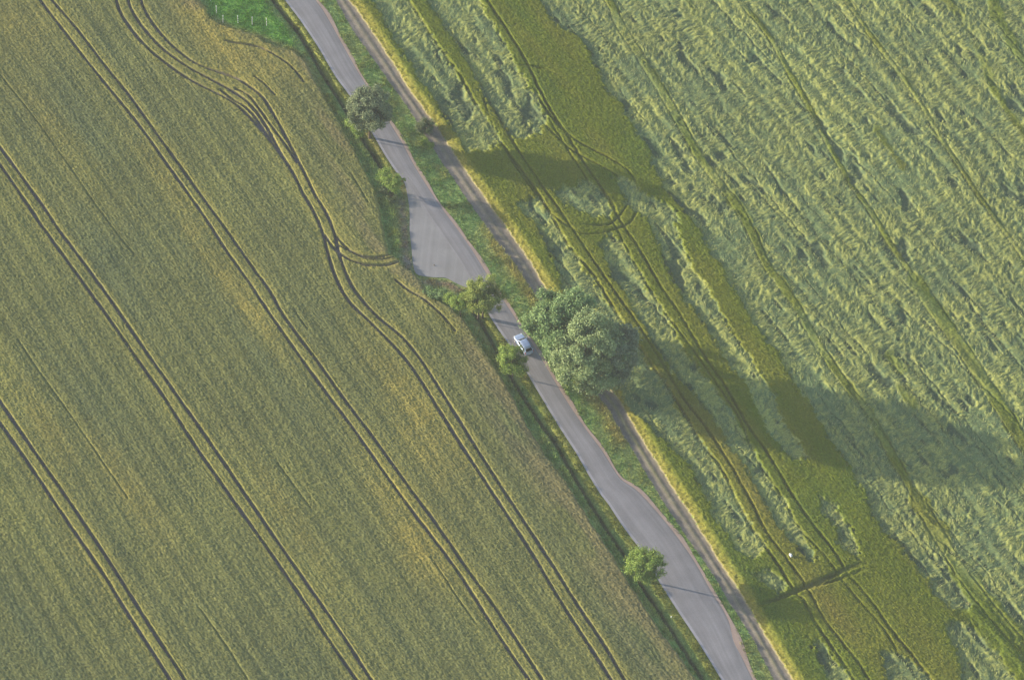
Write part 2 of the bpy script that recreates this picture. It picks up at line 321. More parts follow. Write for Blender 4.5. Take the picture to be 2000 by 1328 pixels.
# --- left field: standing wheat with wheelings
cl = HL + .06 * vnoise(X, Y, 5.0, 31) + .02 * vnoise(X, Y, .42, 32) + .07 * white
rows = vnoise(U, Vv, 1.0, 33) * 0
cl += .03 * vnoise(U * .04, Vv, .38, 44); cl += .03 * np.sin(Vv * 2 * math.pi / 3.1 + 1.5 * vnoise(U, Vv, 30, 34))
band = vnoise(U * .10, Vv, 2.6, 35) * .5 + vnoise(U * .16, Vv * .9, 9, 36) * .5 + .35 * vnoise(X, Y, 14, 37)
W1, W2, W3 = s2l(124,128,77) * K, s2l(138,140,80) * K, s2l(110,120,80) * K
cW = W1 * (1 - sstep(band, -.1, .8)[..., None]) + W2 * sstep(band, -.1, .8)[..., None]
k3 = sstep(-band, .05, .9)[..., None] * .8; cW = cW * (1 - k3) + W3 * k3
yel = np.zeros(X.shape, np.float32)
for px, py, ru, rv, am in ((440,85,15,4,1.),(400,45,10,3.5,.9),(520,112,8,4,.75),(815,800,14,3.0,.75),(835,880,11,3.5,.5),(800,1010,13,3.0,.8),(825,1070,8,3.5,.8),(480,590,11,2.2,.7),(330,360,14,1.6,.45),(420,520,14,1.6,.5),
                           (250,950,14,2.5,.45),(90,830,12,2.,.4),(20,20,12,7,.35),(560,1000,16,1.5,.4),(600,350,20,1.5,.35),(165,1080,12,2,.35),(90,240,14,3,.3)):
    c = G(px, py, HL); du = (X - c[0]) * ud[0] + (Y - c[1]) * ud[1]; dv = (X - c[0]) * vdv[0] + (Y - c[1]) * vdv[1]
    yel = np.maximum(yel, am * np.exp(-(du / ru) ** 2 - (dv / rv) ** 2))
yel = np.clip(yel * (1 + .5 * vnoise(X, Y, 1.6, 38)), 0, 1)
dEdge = dpoly(X, Y, lf_top, 9)
cW = cW * (1 - (yel * .95)[..., None]) + s2l(168,156,82) * K * (yel * .95)[..., None]
eb = (sstep(7.5 - dEdge, 0, 6) * .5 * sstep(vnoise(U * .2, Vv, 2.2, 39) + .3, -.2, .6))[..., None]; cW = cW * (1 - eb) + s2l(146,132,98) * K * eb
gr = white[..., None]; cW = cW * (1 + .22 * gr)
rut = np.zeros(X.shape, np.float32); rutc = np.zeros(X.shape, np.float32); near = np.zeros(X.shape, np.float32)
for P, wd in RUT_L:
    d = dpoly(X + .05 * wx, Y + .05 * wy, smooth_poly(GP(P, HL * .5)), 3); wv = wd * .72 * (1 + .3 * vnoise(X, Y, 2.2, 41) + .15 * vnoise(X, Y, 9, 40))
    rut = np.maximum(rut, sstep(wv * .5 + .13 - d, 0, .14)); near = np.maximum(near, np.exp(-((d - wd * .5 - .35) / .45) ** 2))
for P in THIN_L:
    d = dpoly(X, Y, GP(P, HL), 2); rut = np.maximum(rut, (.35 + .12 * vnoise(X, Y, 2.5, 43)) * sstep(.17 - d, 0, .13))
bare = inpoly(X + wx, Y + wy, GP([(435,172),(465,182),(490,203),(512,232),(530,262),(520,262),(500,238),(480,215),(455,198)], .4))
rut = np.maximum(rut, blur(bare, 1) * .0)
ny = (np.clip(near - rut, 0, 1) * .55)[..., None]; cW = cW * (1 - ny) + s2l(160,154,80) * K * ny
soil = (s2l(126,120,124) * K)[None, None, :] * (1 + .12 * vnoise(X, Y, .6, 42) + .08 * white)[..., None]
zl = cl * (1 - rut) + (.03 + .03 * white) * rut
edgeL = blur(inL, 2)
cWr = cW * (1 - sstep(rut, .35, .8)[..., None]) + soil * sstep(rut, .35, .8)[..., None]
z = z * (1 - edgeL) + zl * edgeL
put(edgeL, 0 * col); col = np.where(inL[..., None], cWr, col / np.maximum(1 - edgeL[..., None], .3))
# --- right field: barley, standing (olive) and flattened (pale, swirled)
lod = np.zeros(X.shape, bool)
for P in LODGED: lod |= inpoly(X + wx * 1.6, Y + wy * 1.6, GP(P, .7))
stand = np.zeros(X.shape, np.float32)
for P, wd in STAND:
    d = dpoly(X + wx * .95, Y + wy * .95, smooth_poly(GP(P, .7)), 5); stand = np.maximum(stand, np.clip(.85 + .7 * vnoise(U * .5, Vv, 3.2, 50), 0, 1) * sstep(wd * .52 * (1 + .4 * vnoise(X, Y, 2.2, 51)) + .3 - d, 0, .6))
lb = blur(lod & inR, 5); lodf = sstep(lb + .30 * vnoise(X, Y, .55, 44) + .22 * vnoise(U * .4, Vv, .28, 45) + .12 * white, .36, .62) * inR; lodh = lodf * (1 - .45 * stand); lodf = lodf * (1 - .85 * stand)
# swirl: stalks laid over roughly across the drill rows
ang0 = math.atan2(*(np.array(G(1560, 460)) - np.array(G(1500, 540)))[::-1])
sx = X + .45 * vnoise(X, Y, 3.0, 52) + .12 * vnoise(X, Y, .9, 53); sy = Y + .45 * vnoise(X, Y, 3.0, 54) + .12 * vnoise(X, Y, .9, 55)
def lay(an, sd_):
    ca, sa = math.cos(an), math.sin(an); al = sx * ca + sy * sa; ac = -sx * sa + sy * ca
    return vnoise(al * .42, ac, .30, sd_), vnoise(al * .40, ac, .16, sd_ + 100), vnoise(al * .6, ac, .9, sd_ + 200)
mixf = sstep(vnoise(X, Y, 2.6, 81), -.25, .25)
A_, B_ = lay(ang0 + .35, 56), lay(ang0 - .35, 57)
st1, st2, st3 = [p_ * mixf + q_ * (1 - mixf) for p_, q_ in zip(A_, B_)]
layang = ang0 + .35 * (2 * mixf - 1)
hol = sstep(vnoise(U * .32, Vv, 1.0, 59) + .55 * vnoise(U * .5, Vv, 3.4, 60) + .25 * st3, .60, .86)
seam = sstep(.10 - np.abs(vnoise(U * .035, Vv + .35 * vnoise(X, Y, 1.2, 86), 1.5, 87)), 0, .07) * sstep(vnoise(U * .12, Vv * .6, 2.2, 88), .0, .3); hol = np.maximum(hol, seam)
bandr = vnoise(U * .09, Vv, .9, 82) + .5 * vnoise(U * .3, Vv, .5, 83); calm = sstep(vnoise(U * .5, Vv, 2.6, 84), .25, .6)
zlod = .60 + (.10 * st1 + .05 * st2) * (1 - .6 * calm) + .05 * st3 + .07 * bandr + .03 * white - .30 * hol
ridge = .06 * np.sin(Vv * 2 * math.pi / 3.0 + 2.5 * vnoise(U, Vv, 12, 61)) ; zlod += ridge
zst = HR + .05 * vnoise(X, Y, 4, 62) + .02 * vnoise(X, Y, .4, 63) + .07 * white
dRF = dpoly(X, Y, rf_line, 9)
zst *= .35 + .65 * sstep(dRF + .25 * vnoise(X, Y, .5, 64), -.1, 1.5)
zst = zst * (1 - .2 * stand); zr = zst * (1 - lodh) + zlod * lodh
rr = np.zeros(X.shape, np.float32)
for P, wd in RUT_R:
    d = dpoly(X + wx * .25, Y + wy * .25, smooth_poly(GP(P, .6)), 3); e0, e1 = GP(P, .6)[0], GP(P, .6)[-1]; fade = np.clip(np.minimum(np.hypot(X - e0[0], Y - e0[1]), np.hypot(X - e1[0], Y - e1[1])) / 4 + .1, 0, 1)
    rr = np.maximum(rr, fade * sstep(wd * .5 + .14 - d, 0, .14) * (.45 + .35 * min(1, wd / .3)) * (.75 + .4 * vnoise(X, Y, 3, 65)))
rr = np.clip(rr, 0, 1) * (1 - .55 * lodf)
zr = zr * (1 - .8 * rr) + .06 * rr
b2 = vnoise(U * .15, Vv, 2.4, 66) * .6 + vnoise(X, Y, 9, 67) * .5
S1c, S2c, S3c = s2l(112,125,40) * K, s2l(124,129,48) * K, s2l(97,118,44) * K
cS = S1c + (S2c - S1c) * sstep(b2, -.1, .8)[..., None]; kk = sstep(-b2, 0, .8)[..., None] * .7; cS = cS * (1 - kk) + S3c * kk
for px, py, ru, rv, am in ((1610,1170,7,2.5,.3),(1640,1210,6,2,.25),(1380,820,16,2.2,.3),(1470,960,14,2.4,.3)):
    c = G(px, py, HR); du = (X - c[0]) * ud[0] + (Y - c[1]) * ud[1]; dv = (X - c[0]) * vdv[0] + (Y - c[1]) * vdv[1]
    e = (am * np.exp(-(du / ru) ** 2 - (dv / rv) ** 2))[..., None]; cS = cS * (1 - e) + s2l(150,128,72) * K * e
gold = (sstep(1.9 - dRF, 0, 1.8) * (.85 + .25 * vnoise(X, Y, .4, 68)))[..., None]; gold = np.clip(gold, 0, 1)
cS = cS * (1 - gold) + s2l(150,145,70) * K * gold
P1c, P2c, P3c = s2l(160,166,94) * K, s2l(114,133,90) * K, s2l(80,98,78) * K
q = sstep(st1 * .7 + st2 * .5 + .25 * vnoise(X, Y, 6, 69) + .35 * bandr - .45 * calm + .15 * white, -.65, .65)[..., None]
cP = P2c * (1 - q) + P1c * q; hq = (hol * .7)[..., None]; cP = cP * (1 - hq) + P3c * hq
cP = cP * (1 + .1 * vnoise(X, Y, 18, 70))[..., None]
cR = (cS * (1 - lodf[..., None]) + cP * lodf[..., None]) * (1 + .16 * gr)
rq = (rr * .6)[..., None]; cR = cR * (1 - rq) + s2l(92,88,66) * K * rq
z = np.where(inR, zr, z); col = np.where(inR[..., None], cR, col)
# --- farm track: two wheel strips, grass crown
zt = .02 + .02 * vnoise(X, Y, .6, 71) + .012 * white
tm = dTrl / np.maximum(dTrl + dRF, .01)         # 0 at the verge, 1 at the crop
cT = (s2l(138,130,122) * K)[None, None, :] * (1 + .12 * vnoise(X, Y, 1.0, 72) + .12 * white)[..., None]
crown = np.exp(-((tm - .5) / .13) ** 2)
far = sstep(vnoise(U, Vv, 22, 73) + .2, -.2, .4) * .5 + .3
yy = (U - fu.min()) / (fu.max() - fu.min())
ck = (crown * np.clip(far + .2 * vnoise(X, Y, .5, 74), 0, 1) * .8)[..., None]
cT = cT * (1 - ck) + s2l(140,140,88) * K * ck
e2 = (np.clip(np.exp(-((tm - .95) / .06) ** 2) * .75, 0, 1))[..., None]; cT = cT * (1 - e2) + s2l(168,160,126) * K * e2
zt += .06 * crown - .03 * np.exp(-((tm - .25) / .1) ** 2) - .03 * np.exp(-((tm - .75) / .1) ** 2)
z = np.where(inT, zt, z); col = np.where(inT[..., None], cT, col)
col = np.clip(col, .01, .9)

def zone_obj(name, mask, mat, extra=None, **kw):
    f = mask[:-1, :-1] & keep[:-1, :-1] & keep[1:, 1:] & keep[1:, :-1] & keep[:-1, 1:]
    ii, jj = np.nonzero(f); nv = X.shape[1]
    F = np.stack([ii * nv + jj, (ii + 1) * nv + jj, (ii + 1) * nv + jj + 1, ii * nv + jj + 1], 1)
    uq, inv = np.unique(F.ravel(), return_inverse=True)
    V = np.stack([X.ravel()[uq], Y.ravel()[uq], z.ravel()[uq]], 1)
    Fi = inv.reshape(F.shape); C = col.reshape(-1, 3)[uq]
    if extra:
        for EV, EC in extra:
            Fi = np.vstack([Fi, np.arange(len(EV)).reshape(-1, 4) + len(V)]); V = np.vstack([V, EV]); C = np.vstack([C, EC])
    o = mesh_np(name, V, Fi, mat, smooth=True, col=C)
    return tag(o, **kw)
def scatter(mask, dens):
    ii, jj = np.nonzero(mask & keep); n = int(len(ii) * DU * DV * dens); k = rng.integers(0, len(ii), n)
    uu = us[ii[k]] + rng.uniform(-.5, .5, n) * DU; vv_ = vs[jj[k]] + rng.uniform(-.5, .5, n) * DV
    return uu * ud[0] + vv_ * vdv[0], uu * ud[1] + vv_ * vdv[1], z[ii[k], jj[k]], col[ii[k], jj[k]], (ii[k], jj[k])
def blades(mask, dens, ln, wd, tilt, ang=None, cvar=.25, alt=None):
    """single ears / stalks: slim diamonds that rise from the canopy (tilt: height per length)"""
    x, y, zz, c, ij = scatter(mask, dens); n = len(x)
    an = rng.uniform(0, 2 * math.pi, n) if ang is None else ang[ij] + rng.normal(0, .28, n)
    L_ = ln * rng.uniform(.6, 1.35, n); W_ = wd * rng.uniform(.7, 1.3, n); tl = tilt * rng.uniform(.3, 1.4, n)
    dx, dy = np.cos(an), np.sin(an); p0 = np.stack([x, y, zz - .06], 1)
    dirv = np.stack([dx, dy, tl], 1); dirv /= np.linalg.norm(dirv, axis=1)[:, None]; side = np.stack([-dy, dx, rng.normal(0, .35, n)], 1)
    p2 = p0 + dirv * L_[:, None]; m_ = p0 + dirv * (L_ * .6)[:, None]
    V = np.stack([p0, m_ + side * W_[:, None], p2, m_ - side * W_[:, None]], 1).reshape(-1, 3)
    f = rng.uniform(1 - cvar, 1 + cvar, (n, 1)); c = c * f
    if alt is not None:
        k = rng.random(n)[:, None] < alt[1]; c = np.where(k, alt[0] * rng.uniform(.8, 1.2, (n, 1)), c)
    return V.astype(np.float32), np.clip(np.repeat(c, 4, 0), .01, .9).astype(np.float32)
exL = [blades(inL & (rut < .2), 18, .22, .035, 1.6, None, .2, (s2l(148,150,86) * K, .1))]
exR = [blades(inR & (lodf < .3) & (rr < .3), 18, .26, .04, 1.6, None, .3, (s2l(142,142,58) * K, .12)),
       blades(inR & (lodf > .5) & (hol < .4), 18, .62, .042, .24, layang, .3, (s2l(168,172,116) * K, .2))]
zone_obj('wheat_crop', inL, M_left, extra=exL, kind='stuff', label='standing green wheat field with paired wheel tracks left of the road')
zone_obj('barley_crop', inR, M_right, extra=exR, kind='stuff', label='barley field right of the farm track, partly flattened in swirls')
zone_obj('farm_track', inT & ~inL, M_track, kind='structure', label='grey farm track between verge and barley field')
zone_obj('grass_verge', ~(inL | inR | inT), M_verge, kind='structure', label='grass verges and ditch along the road')
gm, t_, p_ = new_mat('far_ground', .95, .1); p_.inputs['Base Color'].default_value = (*(s2l(120,127,80) * K), 1)
no = t_.nodes.new('ShaderNodeTexNoise'); no.inputs['Scale'].default_value = .05; rp = t_.nodes.new('ShaderNodeValToRGB'); ge = t_.nodes.new('ShaderNodeNewGeometry')
rp.color_ramp.elements[0].color = (*(s2l(104,118,72) * K), 1); rp.color_ramp.elements[1].color = (*(s2l(140,138,84) * K), 1)
t_.links.new(ge.outputs['Position'], no.inputs['Vector']); t_.links.new(no.outputs['Fac'], rp.inputs[0]); t_.links.new(rp.outputs[0], p_.inputs['Base Color'])
S = 2500
tag(mesh_np('ground', [(-S, -S, -1.3), (S, -S, -1.3), (S, S, -1.3), (-S, S, -1.3)], [(0, 1, 2, 3)], gm), kind='structure')
def zat(x, y):
    uu = x * ud[0] + y * ud[1]; vv = x * vdv[0] + y * vdv[1]
    i = np.clip(((uu - us[0]) / DU).astype(int), 0, len(us) - 1); j = np.clip(((vv - vs[0]) / DV).astype(int), 0, len(vs) - 1)
    return i, j

# ------------------------------------------------------------------ haze: one even box of air round the camera and the land
hm = bpy.data.materials.new('haze'); hm.use_nodes = True; hn = hm.node_tree; hn.nodes.clear()
ho = hn.nodes.new('ShaderNodeOutputMaterial'); hp = hn.nodes.new('ShaderNodeVolumePrincipled'); hp.inputs['Density'].default_value = .00012
hp.inputs['Color'].default_value = (.82, .90, 1.0, 1); hn.links.new(hp.outputs[0], ho.inputs['Volume'])
bmh = bmesh.new(); bmesh.ops.create_cube(bmh, size=1); bmesh.ops.scale(bmh, vec=(2 * S + 40, 2 * S + 40, CP[2] + 10 + 2.4), verts=bmh.verts)
bmesh.ops.translate(bmh, vec=(0, 0, (CP[2] + 10 - 2.4) / 2), verts=bmh.verts)
tag(bm_obj('haze', bmh, hm), kind='stuff')

# ------------------------------------------------------------------ road
def resample(P, n, keys=None):
    P = np.asarray(P); s = np.concatenate([[0], np.cumsum(np.hypot(*np.diff(P, axis=0).T))]); t = np.linspace(0, s[-1], n)
    return np.stack([np.interp(t, s, P[:, 0]), np.interp(t, s, P[:, 1])], 1)
Lr = smooth_poly(GP(RD_L), 4); Rr = smooth_poly(GP(RD_R), 4)
# match every left point with the nearest cross-section along a common axis
ax = ud
sL, sR = Lr @ ax, Rr @ ax
tt = np.arange(max(sL.min(), sR.min()), min(sL.max(), sR.max()), .6)
LL = np.stack([np.interp(tt, sL, Lr[:, 0]), np.interp(tt, sL, Lr[:, 1])], 1); RR = np.stack([np.interp(tt, sR, Rr[:, 0]), np.interp(tt, sR, Rr[:, 1])], 1)
NC = 12
def ribbon(name, A, B, nc, zc, mat, jit=0, **kw):
    n = len(A); ts = np.linspace(0, 1, nc + 1)
    P = A[:, None, :] * (1 - ts)[None, :, None] + B[:, None, :] * ts[None, :, None]
    zz = zc + .03 * 4 * ts * (1 - ts) if jit == 0 else np.full(nc + 1, zc)
    V = np.concatenate([P, np.broadcast_to(zz[None, :, None], (n, nc + 1, 1))], 2).reshape(-1, 3)
    wdt = np.linalg.norm(B - A, axis=1)
    uv = np.stack([np.broadcast_to(ts[None, :] * 1.0, (n, nc + 1)), np.broadcast_to((np.arange(n) * .6)[:, None], (n, nc + 1))], 2).reshape(-1, 2)
    idx = np.arange(n * (nc + 1)).reshape(n, nc + 1)
    F = np.stack([idx[:-1, :-1], idx[1:, :-1], idx[1:, 1:], idx[:-1, 1:]], 2).reshape(-1, 4)
    return tag(mesh_np(name, V, F, mat, uv=uv, smooth=True), **kw)
def asphalt(name, base, lanes=True):
    mt, t, p = new_mat(name, .85, .3); N, L = t.nodes, t.links
    ge = N.new('ShaderNodeNewGeometry'); uvn = N.new('ShaderNodeUVMap'); sp = N.new('ShaderNodeSeparateXYZ'); L.new(uvn.outputs[0], sp.inputs[0])
    def noise(s, d, vec=None):
        n = N.new('ShaderNodeTexNoise'); n.inputs['Scale'].default_value = s; n.inputs['Detail'].default_value = d; L.new(vec or ge.outputs['Position'], n.inputs['Vector']); return n.outputs['Fac']
    def rng_(fac, a, b, lo=.3, hi=.7):
        m_ = N.new('ShaderNodeMapRange'); L.new(fac, m_.inputs[0]); m_.inputs[1].default_value = lo; m_.inputs[2].default_value = hi; m_.inputs[3].default_value = a; m_.inputs[4].default_value = b; return m_.outputs[0]
    def mul(x, y):
        m_ = N.new('ShaderNodeMath'); m_.operation = 'MULTIPLY'; L.new(x, m_.inputs[0]); L.new(y, m_.inputs[1]); return m_.outputs[0]
    f = mul(rng_(noise(.3, 4), .88, 1.08), rng_(noise(11, 3), .88, 1.1))
    # streaks along the road
    mp = N.new('ShaderNodeMapping'); mp.inputs['Scale'].default_value = (9, .06, 1); L.new(uvn.outputs[0], mp.inputs['Vector'])
    f = mul(f, rng_(noise(1.2, 2, mp.outputs[0]), .88, 1.08))
    if lanes:
        cr_ = N.new('ShaderNodeValToRGB'); e = cr_.color_ramp.elements
        stops = [(0, 1.12), (.05, 1.1), (.08, .95), (.22, .92), (.33, 1.05), (.5, 1.0), (.6, 1.05), (.72, .93), (.86, .92), (.93, .98), (.965, .78), (1, .8)]
        e[0].position = 0; e[0].color = (*[stops[0][1] * .7] * 3, 1); e[1].position = 1; e[1].color = (*[stops[-1][1] * .7] * 3, 1)
        for ps, v in stops[1:-1]:
            q_ = e.new(ps); q_.color = (v * .7, v * .7, v * .7, 1)
        L.new(sp.outputs[0], cr_.inputs[0]); f = mul(f, rng_(cr_.outputs[0], 0, 1 / .7, 0, 1))
    cb = N.new('ShaderNodeVectorMath'); cb.operation = 'SCALE'; cb.inputs[0].default_value = base; L.new(f, cb.inputs['Scale']); L.new(cb.outputs[0], p.inputs['Base Color'])
    return mt
ROADC = tuple(s2l(148,146,151) * K)
M_road = asphalt('road_asphalt', ROADC); M_lay = asphalt('layby_asphalt', tuple(s2l(158,156,158) * K), False)
ribbon('road', LL, RR, NC, .03, M_road, kind='structure', label='narrow grey asphalt country road')
# lay-by: a triangular apron
def fan(name, P, zc, mat, **kw):
    tris = tessellate_polygon([[Vector((x, y, 0)) for x, y in P]]); V = [(x, y, zc) for x, y in P]
    F = []
    for t in tris:
        a_, b_, c_ = [Vector(V[i]) for i in t]
        F.append(t if (b_ - a_).cross(c_ - a_).z > 0 else t[::-1])
    return tag(mesh_np(name, V, F, mat, uv=np.array(P) * .1), **kw)
fan('layby', smooth_poly(GP(LAYBY + LAYBY[:1]), 3)[:-1], .022, M_lay, kind='structure', label='triangular asphalt lay-by beside the road')
# gravel shoulder strips
nr = np.zeros_like(RR); tg = np.gradient(RR, axis=0); tg /= np.linalg.norm(tg, axis=1)[:, None]; nr = np.stack([tg[:, 1], -tg[:, 0]], 1)
if (nr[0] @ (RR[0] - LL[0])) < 0: nr = -nr
M_grav = asphalt('pink_gravel', tuple(s2l(180,158,148) * K), False); M_pale = asphalt('pale_edge', tuple(s2l(172,170,178) * K), False)
wv = (.42 + .12 * np.array([math.sin(i * .37) + math.sin(i * .13) for i in range(len(tt))]))[:, None]
# wider gravel on the bend near the bottom
pyb = np.array([np.linalg.norm(np.array(G(1440, 1250)) - q_) for q_ in RR]); wv += (.2 * np.exp(-(pyb / 4.5) ** 2))[:, None]
ribbon('gravel_shoulder', RR - nr * (.1 + .45 * np.exp(-(pyb / 2.2) ** 2))[:, None], RR + nr * wv, 2, .048, M_grav, jit=1, kind='structure', label='strip of pinkish gravel along the right edge of the road')
sel = ~((tt > np.array(G(776, 338)) @ ax) & (tt < np.array(G(940, 585)) @ ax))
for msk in (tt <= np.array(G(776, 338)) @ ax, tt >= np.array(G(945, 592)) @ ax):
    A_ = LL[msk]; n_ = -nr[msk]
    ribbon('road_edge', A_ - n_ * .30, A_ + n_ * .10, 1, .043, M_pale, jit=1, kind='structure', label='pale worn edge strip of the road')

# ------------------------------------------------------------------ grass tufts, stalks
def tufts(name, px, py, pz, hgt, wid, nb, colr, lean=(0, 0), spread=.35, **kw):
    n = len(px); V = np.zeros((n, nb, 3, 3), np.float32); an = rng.uniform(0, 2 * math.pi, (n, nb)); ph = rng.uniform(0, 2 * math.pi, (n, nb))
    rad = rng.uniform(0, .12, (n, nb)); h = hgt[:, None] * rng.uniform(.6, 1.15, (n, nb)); w_ = wid * rng.uniform(.7, 1.3, (n, nb))
    bx = px[:, None] + rad * np.cos(ph); by = py[:, None] + rad * np.sin(ph)
    tx = bx + h * (spread * np.cos(ph) * rng.uniform(.3, 1.2, (n, nb)) + lean[0]); ty = by + h * (spread * np.sin(ph) * rng.uniform(.3, 1.2, (n, nb)) + lean[1])
    z0 = pz[:, None] - .03
    V[:, :, 0] = np.stack([bx - np.cos(an) * w_, by - np.sin(an) * w_, z0 + 0 * bx], 2); V[:, :, 1] = np.stack([bx + np.cos(an) * w_, by + np.sin(an) * w_, z0 + 0 * bx], 2)
    V[:, :, 2] = np.stack([tx, ty, z0 + h], 2)
    c = np.repeat(colr[:, None, :], nb, 1) * rng.uniform(.8, 1.2, (n, nb, 1)); c = np.repeat(c[:, :, None, :], 3, 2).reshape(-1, 3)
    return tag(mesh_np(name, V.reshape(-1, 3), np.arange(n * nb * 3).reshape(-1, 3), M_blade, col=c), **kw)
def scatter(mask, dens):
    ii, jj = np.nonzero(mask & keep); n = int(len(ii) * DU * DV * dens); k = rng.integers(0, len(ii), n)
    uu = us[ii[k]] + rng.uniform(-.5, .5, n) * DU; vv_ = vs[jj[k]] + rng.uniform(-.5, .5, n) * DV
    return uu * ud[0] + vv_ * vdv[0], uu * ud[1] + vv_ * vdv[1], z[ii[k], jj[k]], col[ii[k], jj[k]], (ii[k], jj[k])
dry_field = np.exp(-(np.minimum(np.minimum(dpoly(X, Y, GP([(950,440),(990,505),(1025,560),(1055,605)]), 3), dpoly(X, Y, GP([(1150,760),(1185,810),(1215,862)]), 3)), 50) / .9) ** 2)
vm = ~(inL | inR | inT) & (roadnear < .3)
scrub = np.zeros(X.shape, np.float32)
for P, wd in (([(640,190),(690,262),(728,325),(752,370)], .6), ([(752,370),(766,420),(776,480)], 1.3), ([(922,638),(955,690),(990,738),(1040,822),(1092,902),(1145,985),(1205,1074),(1245,1142),(1295,1218),(1365,1322),(1400,1380)], .55)):
    scrub = np.maximum(scrub, np.exp(-(np.minimum(dpoly(X, Y, GP(P), 4), 50) / wd) ** 2))
scrub *= sstep(vnoise(X, Y, 1.5, 85), -.6, .5)
x_, y_, z_, c_, (i_, j_) = scatter(vm, 26); c_ = c_ * (1 + .35 * scrub[i_, j_])[:, None]
hh = .16 + .22 * sstep(vnoise(x_, y_, 1.3, 81), -.2, .8) + .6 * dry_field[i_, j_] + .45 * scrub[i_, j_]
tufts('grass', x_, y_, z_, hh, .05, 4, np.clip(c_ * rng.uniform(.8, 1.5, (len(x_), 1)) * (1 + np.array([.10, .08, .06]) * rng.uniform(-1, 1, (len(x_), 1))), 0, 1), kind='stuff', label='rough grass on the verges and banks')
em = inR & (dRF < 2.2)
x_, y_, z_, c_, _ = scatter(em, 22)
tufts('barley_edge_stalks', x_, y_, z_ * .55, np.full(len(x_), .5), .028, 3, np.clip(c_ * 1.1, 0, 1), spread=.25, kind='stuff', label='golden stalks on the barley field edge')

# ------------------------------------------------------------------ trees
def tube(bm, pts, r0_, r1_, seg=7):
    rings = []
    for k, p in enumerate(pts):
        p = Vector(p); d = (Vector(pts[min(k + 1, len(pts) - 1)]) - Vector(pts[max(k - 1, 0)])).normalized()
        a_ = d.orthogonal().normalized(); b_ = d.cross(a_); r = r0_ + (r1_ - r0_) * k / (len(pts) - 1)
        rings.append([bm.verts.new(p + a_ * (r * math.cos(2 * math.pi * q / seg)) + b_ * (r * math.sin(2 * math.pi * q / seg))) for q in range(seg)])
    for A_, B_ in zip(rings[:-1], rings[1:]):
        for q in range(seg):
            bm.faces.new((A_[q], A_[(q + 1) % seg], B_[(q + 1) % seg], B_[q]))
    bm.faces.new(rings[0][::-1]); bm.faces.new(rings[-1])
def tree(name, base, lobes, trunk_h, trunk_r, mat, leaf, nleaf, label, cat, lean=(0, 0), clump=.55, nclump=90, droop=0, group=None, z0=0, stems=1, spiky=0, shell=.62):
    """lobes: list of (dx,dy,z,rx,ry,rz) ellipsoids that make the crown"""
    bx, by = base; root = empty(name, (bx, by, z0)); tag(root, label, cat, group)
    bm = bmesh.new(); rs = random.Random(hash(label) % 9973 if False else sum(map(ord, label)))
    g = np.random.default_rng(sum(map(ord, label)))
    cx = sum(l[0] for l in lobes) / len(lobes); cy = sum(l[1] for l in lobes) / len(lobes)
    fork = []
    for s in range(stems):
        ox, oy = ((s - (stems - 1) / 2) * .7, 0.2 * s) if stems > 1 else (0, 0)
        top = Vector((cx * .5 + ox * 1.4, cy * .5 + oy, trunk_h)); fork.append(top)
        tube(bm, [(ox, oy, -.2), (ox + cx * .1, oy + cy * .1, trunk_h * .4), top], trunk_r * 1.25, trunk_r * .8)
    # clumps
    vol = np.array([l[3] * l[4] * l[5] for l in lobes]); vol = vol / vol.sum(); cl_ = []
    for li, l in enumerate(lobes):
        for k in range(max(5, int(nclump * vol[li]))):
            d = g.normal(size=3); d /= np.linalg.norm(d); rr_ = g.uniform(shell, 1.0) ** .6
            if d[2] < -.55: d[2] *= .5
            cl_.append((l[0] + d[0] * l[3] * rr_, l[1] + d[1] * l[4] * rr_, l[2] + d[2] * l[5] * rr_, d))
    for k in range(0, len(cl_), max(1, len(cl_) // 16)):
        c = cl_[k]; f = rs.choice(fork); mid = f.lerp(Vector(c[:3]), .5) + Vector((0, 0, .25 * (c[2] - f.z) * .3))
        tube(bm, [f - Vector((0, 0, .15)), mid, Vector(c[:3])], trunk_r * .45, trunk_r * .1, 5)
    bm_obj('trunk', bm, M_bark, root)
    # leaves
    nleaf = int(nleaf * 1.6); leaf *= .78
    C = np.array([[c[0], c[1], c[2]] for c in cl_]); Dn = np.array([c[3] for c in cl_])
    pk = g.integers(0, len(C), nleaf); rc = clump * g.uniform(.4, 1.3, len(C))
    o_ = g.normal(size=(nleaf, 3)); o_ /= np.linalg.norm(o_, axis=1)[:, None]; rad = g.uniform(.3, 1.0, nleaf) ** .5
    P = C[pk] + o_ * (rc[pk] * rad)[:, None] * np.array([1, 1, .75]) + g.normal(size=(nleaf, 3)) * (clump * .42) * (g.random(nleaf)[:, None] < .6)
    if droop: P[:, 2] -= droop * g.uniform(0, 1, nleaf) * rc[pk]
    if spiky:                                   # sprays that stick out of the crown
        k = g.random(nleaf) < .25; P[k] += Dn[pk[k]] * (g.uniform(0, spiky, k.sum()))[:, None]
    nrm = o_ * .45 + Dn[pk] * .6 + g.normal(size=(nleaf, 3)) * .65; nrm[:, 2] += .25; nrm /= np.linalg.norm(nrm, axis=1)[:, None]
    t1 = np.cross(nrm, g.normal(size=(nleaf, 3))); t1 /= np.linalg.norm(t1, axis=1)[:, None]
    if droop: t1[:, 2] -= 1.2; t1 /= np.linalg.norm(t1, axis=1)[:, None]
    t2 = np.cross(nrm, t1); t2 /= np.linalg.norm(t2, axis=1)[:, None] + 1e-6
    sz = leaf * g.uniform(.6, 1.3, nleaf)[:, None]; asp = .32 if droop else .55
    Q = np.stack([P - t1 * sz, P + t2 * sz * asp + nrm * sz * .1, P + t1 * sz, P - t2 * sz * asp + nrm * sz * .1], 1).reshape(-1, 3)
    mesh_np('crown', Q, np.arange(nleaf * 4).reshape(-1, 4), mat, root)
    return root
